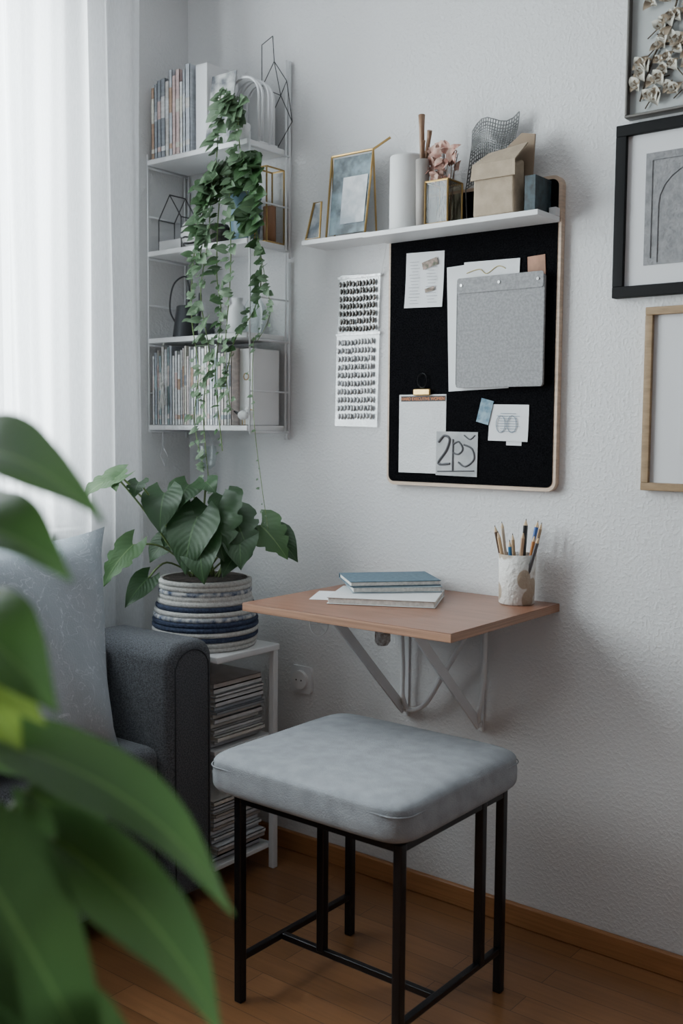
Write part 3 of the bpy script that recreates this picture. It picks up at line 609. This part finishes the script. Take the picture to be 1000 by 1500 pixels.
for k in range(34):
    x_=R(-1.405,-1.335); z_=R(1.785,1.865); s_=R(.018,.034); a=R(0,6.28)
    c_=Vector((x_,R(-.095,-.06),z_)); m.leaf(c_,c_+Vector((math.cos(a)*s_,R(-.01,.005),math.sin(a)*s_)),s_*.8,up=(0,-1,.3),nl=5,nw=4,arch=.2,cup=.4)
m.obj('flowers',pk,gb,smooth=True)
m=MB()
for k in range(14): m.tube([(-1.370+R(-.02,.02),-.075,1.695),(R(-1.40,-1.335),R(-.095,-.06),R(1.80,1.87))],.001,n=5)
m.obj('stalks',tw,gb)
m=MB()
def MP(u,v): return Vector((-1.335+.12*u+.015*v,-.034+.008*math.sin(u*5+v*3),1.78+.13*v+.03*u*v+.014*math.sin(u*6)-.01*math.cos(v*7)))
for k in range(21):
    u=k/20; m.tube([MP(u,j/8) for j in range(9)],.0014,n=4); m.tube([MP(j/8,u) for j in range(9)],.0014,n=4)
m.tube([MP(0,0),(-1.33,-.034,Z2+.001)],.0015,n=5).tube([MP(.3,0),(-1.30,-.034,Z2+.001)],.0015,n=5)
tag(m.obj('wire_mesh',M('pewter_wire',(.13,.13,.13),.45,metal=.5,var=.3,vscale=60)),'crumpled pewter wire mesh sculpture above the ledge','ornament')
kr=M('kraft_fabric',(.36,.285,.205),.8,var=.10,vscale=40,bump=.3,bscale=300); kr2=M('kraft_dark',(.26,.19,.13),.8,var=.1)
kb=E('gift_box',(-1.22,-.07,Z2),'beige pillow-shaped gift box with folded lid','box')
m=MB(); m.add([(-1.270,-.11,Z2),(-1.160,-.11,Z2),(-1.163,-.112,1.79),(-1.268,-.112,1.79),(-1.270,-.062,Z2),(-1.160,-.062,Z2),(-1.163,-.062,1.81),(-1.268,-.062,1.81)],[(0,1,2,3),(7,6,5,4),(0,4,5,1),(3,2,6,7),(0,3,7,4),(1,5,6,2)])
m.obj('body',kr,kb,bevel=.008,seg=3)
m=MB(); m.add([(-1.272,-.117,1.765),(-1.158,-.117,1.765),(-1.160,-.115,1.80),(-1.269,-.115,1.80),(-1.155,-.066,1.845),(-1.255,-.066,1.835),],[(0,1,2,3),(3,2,4,5)])
o=m.obj('lid_flap',kr,kb); sm=o.modifiers.new('s','SOLIDIFY'); sm.thickness=.003
m=MB(); m.add([(-1.24,-.058,Z2),(-1.150,-.058,Z2),(-1.146,-.05,1.865),(-1.18,-.05,1.872),(-1.24,-.05,1.83)],[(0,1,2,3,4)]); o=m.obj('card_insert',kr2,kb); sm=o.modifiers.new('s','SOLIDIFY'); sm.thickness=.004
m=MB(); m.box(-1.142,-1.116,-.10,-.024,Z2,1.762).box(-1.1415,-1.1165,-.0985,-.0255,Z2+.001,1.7605,1)
tag(m.obj('notebook',[M('dark_teal_marbled',(.008,.012,.016),.5,col2=(.03,.06,.075),vscale=60,detail=6),pages]),'dark teal marbled notebook standing on the ledge','notebook')

# ================================================================ FOLD-DOWN DESK
woodt=M('desk_walnut_top',(.25,.115,.07),.38,var=.12,vscale=6,stretch=(1.2,9,9),detail=6,coat=.15)
ply=M('ply_edge',(.33,.18,.115),.5,var=.25,vscale=6,stretch=(.5,.5,60))
dk_=E('wall_desk',(-1.375,0,.80),'wall-mounted fold-down desk with wooden top and white brackets','desk')
m=MB(); m.box(-1.648,-1.082,-.472,-.001,.781,.7985,1).box(-1.648,-1.082,-.472,-.001,.7985,.80,0); 
o=m.obj('desk_top',[woodt,ply],dk_,bevel=.0012,seg=1)
for X in (-1.507,-1.283):
    m=MB(); 
    d=Vector((0,.305,-.30)).normalized(); nn=Vector((0,d.z,-d.y)); a=Vector((X,-.325,.775)); b_=Vector((X,-.016,.478)); hw=.013
    P=[a-nn*hw,a+nn*hw,b_+nn*hw,b_-nn*hw]
    m.add([p+Vector((-.003,0,0)) for p in P]+[p+Vector((.003,0,0)) for p in P],[(0,1,2,3),(7,6,5,4),(0,4,5,1),(1,5,6,2),(2,6,7,3),(3,7,4,0)])
    m.obj('bracket_arm',whitem,dk_,bevel=.001)
    box(X-.006,X+.006,-.006,-.0005,.46,.775).obj('wall_rail',whitem,dk_,bevel=.001)
    box(X-.012,X+.012,-.36,-.01,.775,.7808).obj('top_rail',whitem,dk_,bevel=.001)
    MB().tube([(X-.008,-.02,.48),(X+.008,-.02,.48)],.006,n=10).obj('rivet',whitem,dk_)
m=MB(); m.tube(spline([(-1.50,-.05,.775),(-1.502,-.03,.60),(-1.502,-.03,.52),(-1.48,-.03,.485),(-1.43,-.03,.51),(-1.37,-.04,.60),(-1.29,-.06,.72),(-1.27,-.08,.775)],6),.0065,n=8); m.obj('support_rod',whitem,dk_,smooth=True)
m=MB(); m.tube(spline([(-1.262,-.03,.775),(-1.262,-.03,.62),(-1.272,-.03,.53),(-1.285,-.02,.48)],6),.0065,n=8); m.obj('support_rod',whitem,dk_,smooth=True)
m=MB(); c_=Vector((-1.56,-.30,.735)); m.tube([c_+RV*(.022*math.cos(a*.4))+Vector((0,0,.028*math.sin(a*.4))) for a in range(16)],.0022,closed=True,n=5)
for k in range(8): m.tube([c_,c_+RV*(.022*math.cos(k*.785))+Vector((0,0,.028*math.sin(k*.785)))],.001,n=5)
m.tube([c_+RV*(.011*math.cos(1.3))+Vector((0,0,.028)),c_+Vector((0,0,.0455))],.0008,n=5)
tag(m.obj('lace_ornament',M('white_lace',(.7,.7,.7),.8)),'round white lace ornament hanging under the desk','ornament')
m=MB(); m.lathe([(.012,.69),(.019,.70),(.018,.76),(.010,.7805)],-1.43,-.22,n=16); tag(m.obj('crocheted_ornament',M('crochet_white',(.6,.58,.56),.9,vscale=120,col2=(.25,.2,.17),bump=.8,bscale=150),smooth=True),'small white and brown crocheted ornament under desk','ornament')

def notebook(c,ang,w,l,z,t,cover,lab,nm='notebook'):
    m=MB(); x0,x1,y0,y1=c[0]-l/2,c[0]+l/2,c[1]-w/2,c[1]+w/2; pv=(c[0],c[1],0)
    m.box(x0,x1,y0,y1,z,z+.002,0,ang,pv).box(x0,x1,y0,y1,z+t-.002,z+t,0,ang,pv).box(x0+.003,x1-.003,y0+.002,y1-.003,z+.002,z+t-.002,1,ang,pv).box(x0,x1,y1-.002,y1,z,z+t,0,ang,pv)
    return tag(m.obj(nm,[cover,pages],bevel=.0008,seg=1),lab,'notebook')
whc=M('white_cover',(.68,.69,.70),.5,var=.03); blc=M('blue_linen',(.10,.16,.21),.7,var=.12,vscale=90,bump=.3,bscale=500); blc2=M('pale_blue_cover',(.34,.41,.46),.6,var=.05)
notebook((-1.415,-.225),math.radians(26),.18,.25,.8005,.016,whc,'white notebook lying on the wooden desk')
notebook((-1.452,-.152),math.radians(45),.155,.215,.8172,.014,blc2,'pale blue-grey notebook in a small desk pile')
notebook((-1.460,-.155),math.radians(48),.155,.220,.8318,.013,blc,'blue cloth-covered notebook on top of the pile')
m=MB(); m.box(-1.595,-1.53,-.33,-.20,.8003,.8008,0,.5); tag(m.obj('paper_sheet',paper),'thin white sheet lying beside the notebooks','paper')
pcm=bpy.data.materials.new('spotted_ceramic'); pcm.use_nodes=True; nt=pcm.node_tree; N=nt.nodes; L=nt.links; b=N['Principled BSDF']; b.inputs['Roughness'].default_value=.7
tc=N.new('ShaderNodeTexCoord'); vo=N.new('ShaderNodeTexVoronoi'); vo.feature='SMOOTH_F1'; vo.inputs['Smoothness'].default_value=.2; vo.inputs['Scale'].default_value=28; vo.inputs['Randomness'].default_value=.8
mp=N.new('ShaderNodeMapping'); mp.inputs['Scale'].default_value=(1,1,.75); L.new(tc.outputs['Object'],mp.inputs[0]); L.new(mp.outputs[0],vo.inputs[0])
cr=N.new('ShaderNodeValToRGB'); cr.color_ramp.elements[0].position=.44; cr.color_ramp.elements[0].color=(.42,.34,.26,1); cr.color_ramp.elements[1].position=.50; cr.color_ramp.elements[1].color=(.72,.70,.67,1); L.new(vo.outputs['Distance'],cr.inputs[0])
nz=N.new('ShaderNodeTexNoise'); nz.inputs['Scale'].default_value=110; L.new(tc.outputs['Object'],nz.inputs[0]); bp=N.new('ShaderNodeBump'); bp.inputs['Strength'].default_value=.8; bp.inputs['Distance'].default_value=.005; L.new(nz.outputs[0],bp.inputs['Height']); L.new(bp.outputs[0],b.inputs['Normal'])
L.new(cr.outputs[0],b.inputs['Base Color'])
cx,cy=-1.160,-.065
m=MB(); m.lathe([(.038,.8003),(.041,.803),(.042,.86),(.043,.916),(.040,.916),(.038,.86),(.037,.808),(.001,.807)],cx,cy,n=40)
tag(m.obj('pencil_cup',pcm,smooth=True),'white ceramic pencil cup with beige oval spots','pencil cup')
pcs=[((.50,.20,.06),'orange'),((.35,.24,.15),'wooden'),((.05,.12,.35),'blue'),((.02,.02,.02),'black'),((.42,.28,.16),'wooden'),((.5,.18,.05),'orange'),((.60,.50,.4),'pale wooden'),((.10,.06,.04),'dark brown'),((.55,.36,.2),'wooden'),((.04,.15,.3),'blue'),((.45,.3,.2),'wooden'),((.1,.1,.11),'grey')]
tipm=M('pencil_wood',(.62,.46,.3),.6); led=M('pencil_lead',(.03,.03,.03),.4)
for i,(c_,nm) in enumerate(pcs):
    a=i*2*math.pi/12; rr_=.028; h=R(.135,.185); q=.0042 if i not in (2,3) else .0055
    b0=Vector((cx+math.cos(a)*rr_*.6,cy+math.sin(a)*rr_*.6,.8085)); t0=Vector((cx+math.cos(a)*rr_*(1.45+.5*(i%3)),cy+math.sin(a)*rr_*(1.1+.2*(i%2)),.8+h)); dd=(t0-b0).normalized()
    m=MB(); m.tube([b0,t0],q,0,n=6); m.tube([t0,t0+dd*.012],[q,.0012],1,n=6); m.tube([t0+dd*.012,t0+dd*.016],[.0012,.0004],2,n=6)
    tag(m.obj('pencil',[M('pencil_paint_%d'%i,c_,.4),tipm,led]),nm+' pencil standing in the spotted cup','pencil','pencils in the cup')

# ================================================================ STOOL
sm_=M('blue_grey_felt',(.275,.290,.315),1.0,var=.10,vscale=30,bump=.35,bscale=420,detail=14,spec=.05,sheen=.1)
stl=E('stool',(-1.26,-.48,0),'square stool with blue-grey felt cushion and black metal frame','stool')
x0,x1,y0,y1,z0,z1=-1.540,-1.028,-.708,-.245,.438,.530
m=MB(); vs=[]
nu,nv=112,26
def sp_(v,e): return math.copysign(abs(v)**e,v)
for j in range(nv+1):
    ph=-math.pi/2+math.pi*j/nv
    for i in range(nu):
        th=2*math.pi*(i+.5)/nu
        ch=sp_(math.cos(ph),.26); shh=sp_(math.sin(ph),.40)
        ux=ch*sp_(math.cos(th),.20); uy=ch*sp_(math.sin(th),.20)
        dome=(1-ux*ux)*(1-uy*uy)
        z_=(z0+z1)/2+shh*(z1-z0)/2*(1+(.10*dome if shh>0 else 0))
        pin=1-.012*math.exp(-((shh-.35)/.12)**2)
        vs.append(((x0+x1)/2+ux*(x1-x0)/2*pin,(y0+y1)/2+uy*(y1-y0)/2*pin,z_))
m.add(vs,[(j*nu+i,j*nu+(i+1)%nu,(j+1)*nu+(i+1)%nu,(j+1)*nu+i) for j in range(nv) for i in range(nu)])
m.obj('seat_cushion',sm_,stl,smooth=True)
def rr2(zz,inset,r):
    o=rrect(x0+inset,x1-inset,y0+inset,y1-inset,r,10); return [(a,b_,zz) for a,b_ in o]
m=MB(); m.tube(rr2(z1-.029,.0036,.040),.0014,closed=True,n=6); m.obj('seam_piping',sm_,stl,smooth=True)
fx0,fx1,fy0,fy1=-1.46,-1.057,-.675,-.30; h_=.0095
for X in (fx0,fx1):
    for Y in (fy0,fy1): box(X-h_,X+h_,Y-h_,Y+h_,0,.445).obj('leg',black_m,stl,bevel=.0025)
for X,Y in ((-1.345,-.545),(-1.057,-.385)): box(X-h_,X+h_,Y-h_,Y+h_,.095,.445).obj('post',black_m,stl,bevel=.0025)
zb=.095
for X in (fx0,fx1): box(X-.007,X+.007,fy0+h_,fy1-h_,zb-.007,zb+.007).obj('side_stretcher',black_m,stl,bevel=.002)
box(fx0+.007,fx1-.007,-.552,-.538,zb-.007,zb+.007).obj('cross_stretcher',black_m,stl,bevel=.002)
m=MB(); m.box(fx0,fx1,fy0-.008,fy0+.008,.43,.444).box(fx0,fx1,fy1-.008,fy1+.008,.43,.444).box(fx0-.008,fx0+.008,fy0,fy1,.43,.444).box(fx1-.008,fx1+.008,fy0,fy1,.43,.444); m.obj('seat_frame',black_m,stl)

# ================================================================ WALL OUTLET
ot=E('wall_outlet',(-1.865,0,.50),'round white wall power outlet with cover plate','outlet')
m=MB(); slabXZ(m,rrect(-1.90,-1.825,.462,.538,.012),-.010,0); m.obj('cover_plate',whitem,ot,bevel=.002)
m=MB(); m.tube([(-1.862,-.010,.50),(-1.862,-.020,.50)],.026,n=24); m.obj('socket',white,ot)
for dx in (-.009,.009): MB().tube([(-1.862+dx,-.0199,.50),(-1.862+dx,-.0206,.50)],.0025,n=8).obj('socket_hole',inkd,ot)

# ================================================================ PICTURE FRAMES
def frame(x0,x1,z0,z1,bw,dep,mat,lab,mar,art,matboard):
    e=E('framed_picture',((x0+x1)/2,0,z0),lab,'picture')
    m=MB(); m.box(x0,x1,-dep,-.001,z0,z0+bw).box(x0,x1,-dep,-.001,z1-bw,z1).box(x0,x0+bw,-dep,-.001,z0+bw,z1-bw).box(x1-bw,x1,-dep,-.001,z0+bw,z1-bw)
    m.obj('frame',mat,e,bevel=.0012,seg=1)
    box(x0+bw,x1-bw,-dep*.5,-.001,z0+bw,z1-bw).obj('mat_board',matboard,e)
    if art: box(x0+mar,x1-mar,-dep*.5-.0015,-dep*.5-.0002,z0+mar,z1-mar).obj('print',art,e)
    return e
mbd=M('mat_board_white',(.66,.66,.68),.8)
artg=M('rubbing_print',(.20,.20,.21),.8,col2=(.28,.28,.29),vscale=60,detail=8,bump=.5,bscale=150)
e=frame(-.966,-.50,1.49,1.857,.024,.022,M('black_wood',(.004,.004,.005),.6,spec=.2),'black wooden frame with grey textured print in white mat',.066,artg,mbd)
m=MB(); m.tube([(-.87,-.0135,1.56)]+[(-.78+.09*math.cos(math.pi-math.pi*k/12),-.0135,1.68+.08*math.sin(math.pi*k/12)) for k in range(13)]+[(-.69,-.0135,1.56)],.0007,n=5)
m.tube([(-.885,-.0135,1.57),(-.885,-.0135,1.775),(-.66,-.0135,1.775)],.0007,n=5)
m.obj('drawn_lines',M('graphite',(.12,.12,.13),.8),e)
e=frame(-.889,-.44,1.073,1.466,.017,.02,M('oak_frame',(.30,.20,.11),.5,var=.15,vscale=30,stretch=(1,1,4)),'thin oak frame with pale drawing on white paper',.08,M('pale_drawing',(.62,.62,.63),.8,col2=(.66,.66,.67),vscale=8),mbd)
e=frame(-.945,-.50,1.868,2.35,.006,.03,M('pewter_edge',(.16,.15,.14),.4,metal=.6),'glass shadow box frame with pressed cream flowers and twigs',.1,None,M('linen_grey',(.46,.48,.48),.9,var=.03))
m=MB(); k2=MB()
rs=random.Random(3)
stalk=[(-.915,1.90),(-.89,1.98),(-.85,2.06),(-.83,2.14),(-.80,2.25)]
k2.tube(spline([(a,-.020,c) for a,c in stalk],6),.002,n=6)
for k in range(80):
    u=rs.random(); bx=-.935+.20*rs.random()+u*.05; bz=1.885+u*.30
    c_=Vector((bx,-.020,bz)); k2.tube([c_,c_+Vector((rs.uniform(-.03,.03),0,rs.uniform(-.03,.02)))],.0014,n=5)
    for q in range(4):
        a=q*1.57+rs.random(); s_=rs.uniform(.012,.024)
        m.leaf(c_,c_+Vector((math.cos(a)*s_,-.004,math.sin(a)*s_)),s_*.95,up=(0,-1,0),nl=5,nw=4,arch=.2,cup=.5,mi=0 if q%2 else 1)
m.obj('pressed_flowers',[M('petal_cream',(.50,.48,.42),.8,var=.1,vscale=60),M('petal_brown',(.22,.17,.12),.8)],e,smooth=True); k2.obj('twigs',M('dark_twig',(.08,.055,.035),.8),e)

# ================================================================ FOREGROUND PLANT
big=leafmat('large_leaf',(.018,.070,.010),(.06,.165,.018),(.10,.22,.045),.42,.06)
bigy=leafmat('young_leaf',(.18,.30,.03),(.25,.37,.045),(.3,.45,.10),.45,.06)
O=Vector((0,-2.2,0)); FV=Vector((-.618,.786,0))
def PF(s_,d_,z_): return O+RV*s_+FV*d_+Vector((0,0,z_))
base=PF(-.26,.66,0)
fp=E('potted_plant',(base.x,base.y,.0),'tall leafy green houseplant with large glossy drooping leaves','potted plant')
MB().lathe([(.075,.30),(.10,.33),(.115,.50),(.118,.52),(.108,.52),(.10,.49)],base.x,base.y,n=36).obj('pot',white,fp,smooth=True)
m=MB()
for k in range(3):
    a=k*2.09; m.tube([(base.x+.13*math.cos(a),base.y+.13*math.sin(a),0),(base.x+.06*math.cos(a),base.y+.06*math.sin(a),.30)],.010,n=8)
m.lathe([(.09,.285),(.09,.299)],base.x,base.y); m.obj('pot_stand',birch,fp,smooth=False)
MB().lathe([(.001,.495),(.101,.492)],base.x,base.y,cap=False).obj('soil',soil,fp)
FL=[
((-.30,.72,1.168),(-.158,.69,1.136),.10,(.1,-.35,1),.22,0),
((-.30,.72,1.122),(-.177,.68,1.103),.10,(.2,-.5,1),.18,0),
((-.29,.72,1.070),(-.182,.66,1.016),.085,(.3,-.5,.9),.14,0),
((-.28,.72,1.045),(-.190,.66,1.010),.050,(.2,-.7,.6),.12,1),
((-.25,.70,1.020),(-.212,.68,.985),.035,(.2,-.5,.5),.1,1),
((-.235,.70,.985),(-.072,.70,.864),.066,(.35,-.4,.9),.14,0),
((-.19,.68,.925),(-.075,.66,.80),.066,(.5,-.5,.7),.12,0),
((-.25,.66,.94),(-.14,.60,.80),.08,(.3,-.7,.6),.10,0),
((-.29,.62,.95),(-.22,.50,.80),.10,(.2,-.8,.6),.12,0),
((-.29,.66,.90),(-.17,.56,.78),.08,(.2,-.6,.7),.12,0),
((-.22,.72,.945),(-.155,.72,.885),.045,(.2,-.6,.6),.10,0),
((-.20,.62,.84),(-.10,.58,.76),.08,(.2,-.6,.7),.12,0),
((-.30,.74,1.0),(-.22,.78,.93),.06,(.2,-.6,.6),.10,0),
((-.25,.60,.84),(-.17,.52,.72),.10,(.2,-.6,.7),.12,0),
]
lp=[(0,.3),(.06,.66),(.18,.95),(.32,1),(.5,.86),(.7,.58),(.86,.27),(1,.01)]
m=MB(); k2=MB()
for bq,tq,w_,up,ar,yg in FL:
    B=PF(*bq);T=PF(*tq); U=RV*up[0]+FV*up[1]+Vector((0,0,up[2]))
    m.leaf(B,T,w_,up=U,arch=ar,cup=.18,heart=.12,mi=yg,prof=lp,nl=18,nw=8,wave=.04)
    c0=Vector((base.x,base.y,.50)); mid=(c0+B)/2+Vector((0,0,.12))-RV*.03
    k2.tube(spline([c0,mid,B],8),.0035,n=8)
m.obj('foliage',[big,bigy],fp,smooth=True); k2.obj('stems',stem,fp,smooth=True)

# ================================================================ LIGHT
def area(loc,rot,sx_,sy_,en,col):
    l=bpy.data.lights.new('l','AREA'); l.shape='RECTANGLE'; l.size=sx_; l.size_y=sy_; l.energy=en; l.color=col
    o=bpy.data.objects.new('window_daylight',l); o.location=loc; o.rotation_euler=rot; COL.objects.link(o); return o
area((XW-.45,-1.20,1.75),(0,math.radians(-90),0),1.7,1.75,265,(.985,.985,1.0))
w=bpy.data.worlds.new('w'); bpy.context.scene.world=w; w.use_nodes=True
w.node_tree.nodes['Background'].inputs[0].default_value=(.75,.75,.77,1); w.node_tree.nodes['Background'].inputs[1].default_value=.27
# ================================================================ CAMERA
cam=bpy.data.cameras.new('cam'); co=bpy.data.objects.new('camera',cam); COL.objects.link(co); bpy.context.scene.camera=co
cam.sensor_fit='VERTICAL'; cam.sensor_height=36; cam.lens=1525.6*36/1500; cam.clip_start=.02
r_=Vector((.78572,.61854,.00732));u_=Vector((-.05519,.0583,.99677));b_=Vector((.61611,-.78359,.07995))
co.matrix_world=Matrix(((r_.x,u_.x,b_.x,0),(r_.y,u_.y,b_.y,-2.2),(r_.z,u_.z,b_.z,1.202),(0,0,0,1)))
cam.dof.use_dof=True; cam.dof.focus_distance=2.45; cam.dof.aperture_fstop=3.4
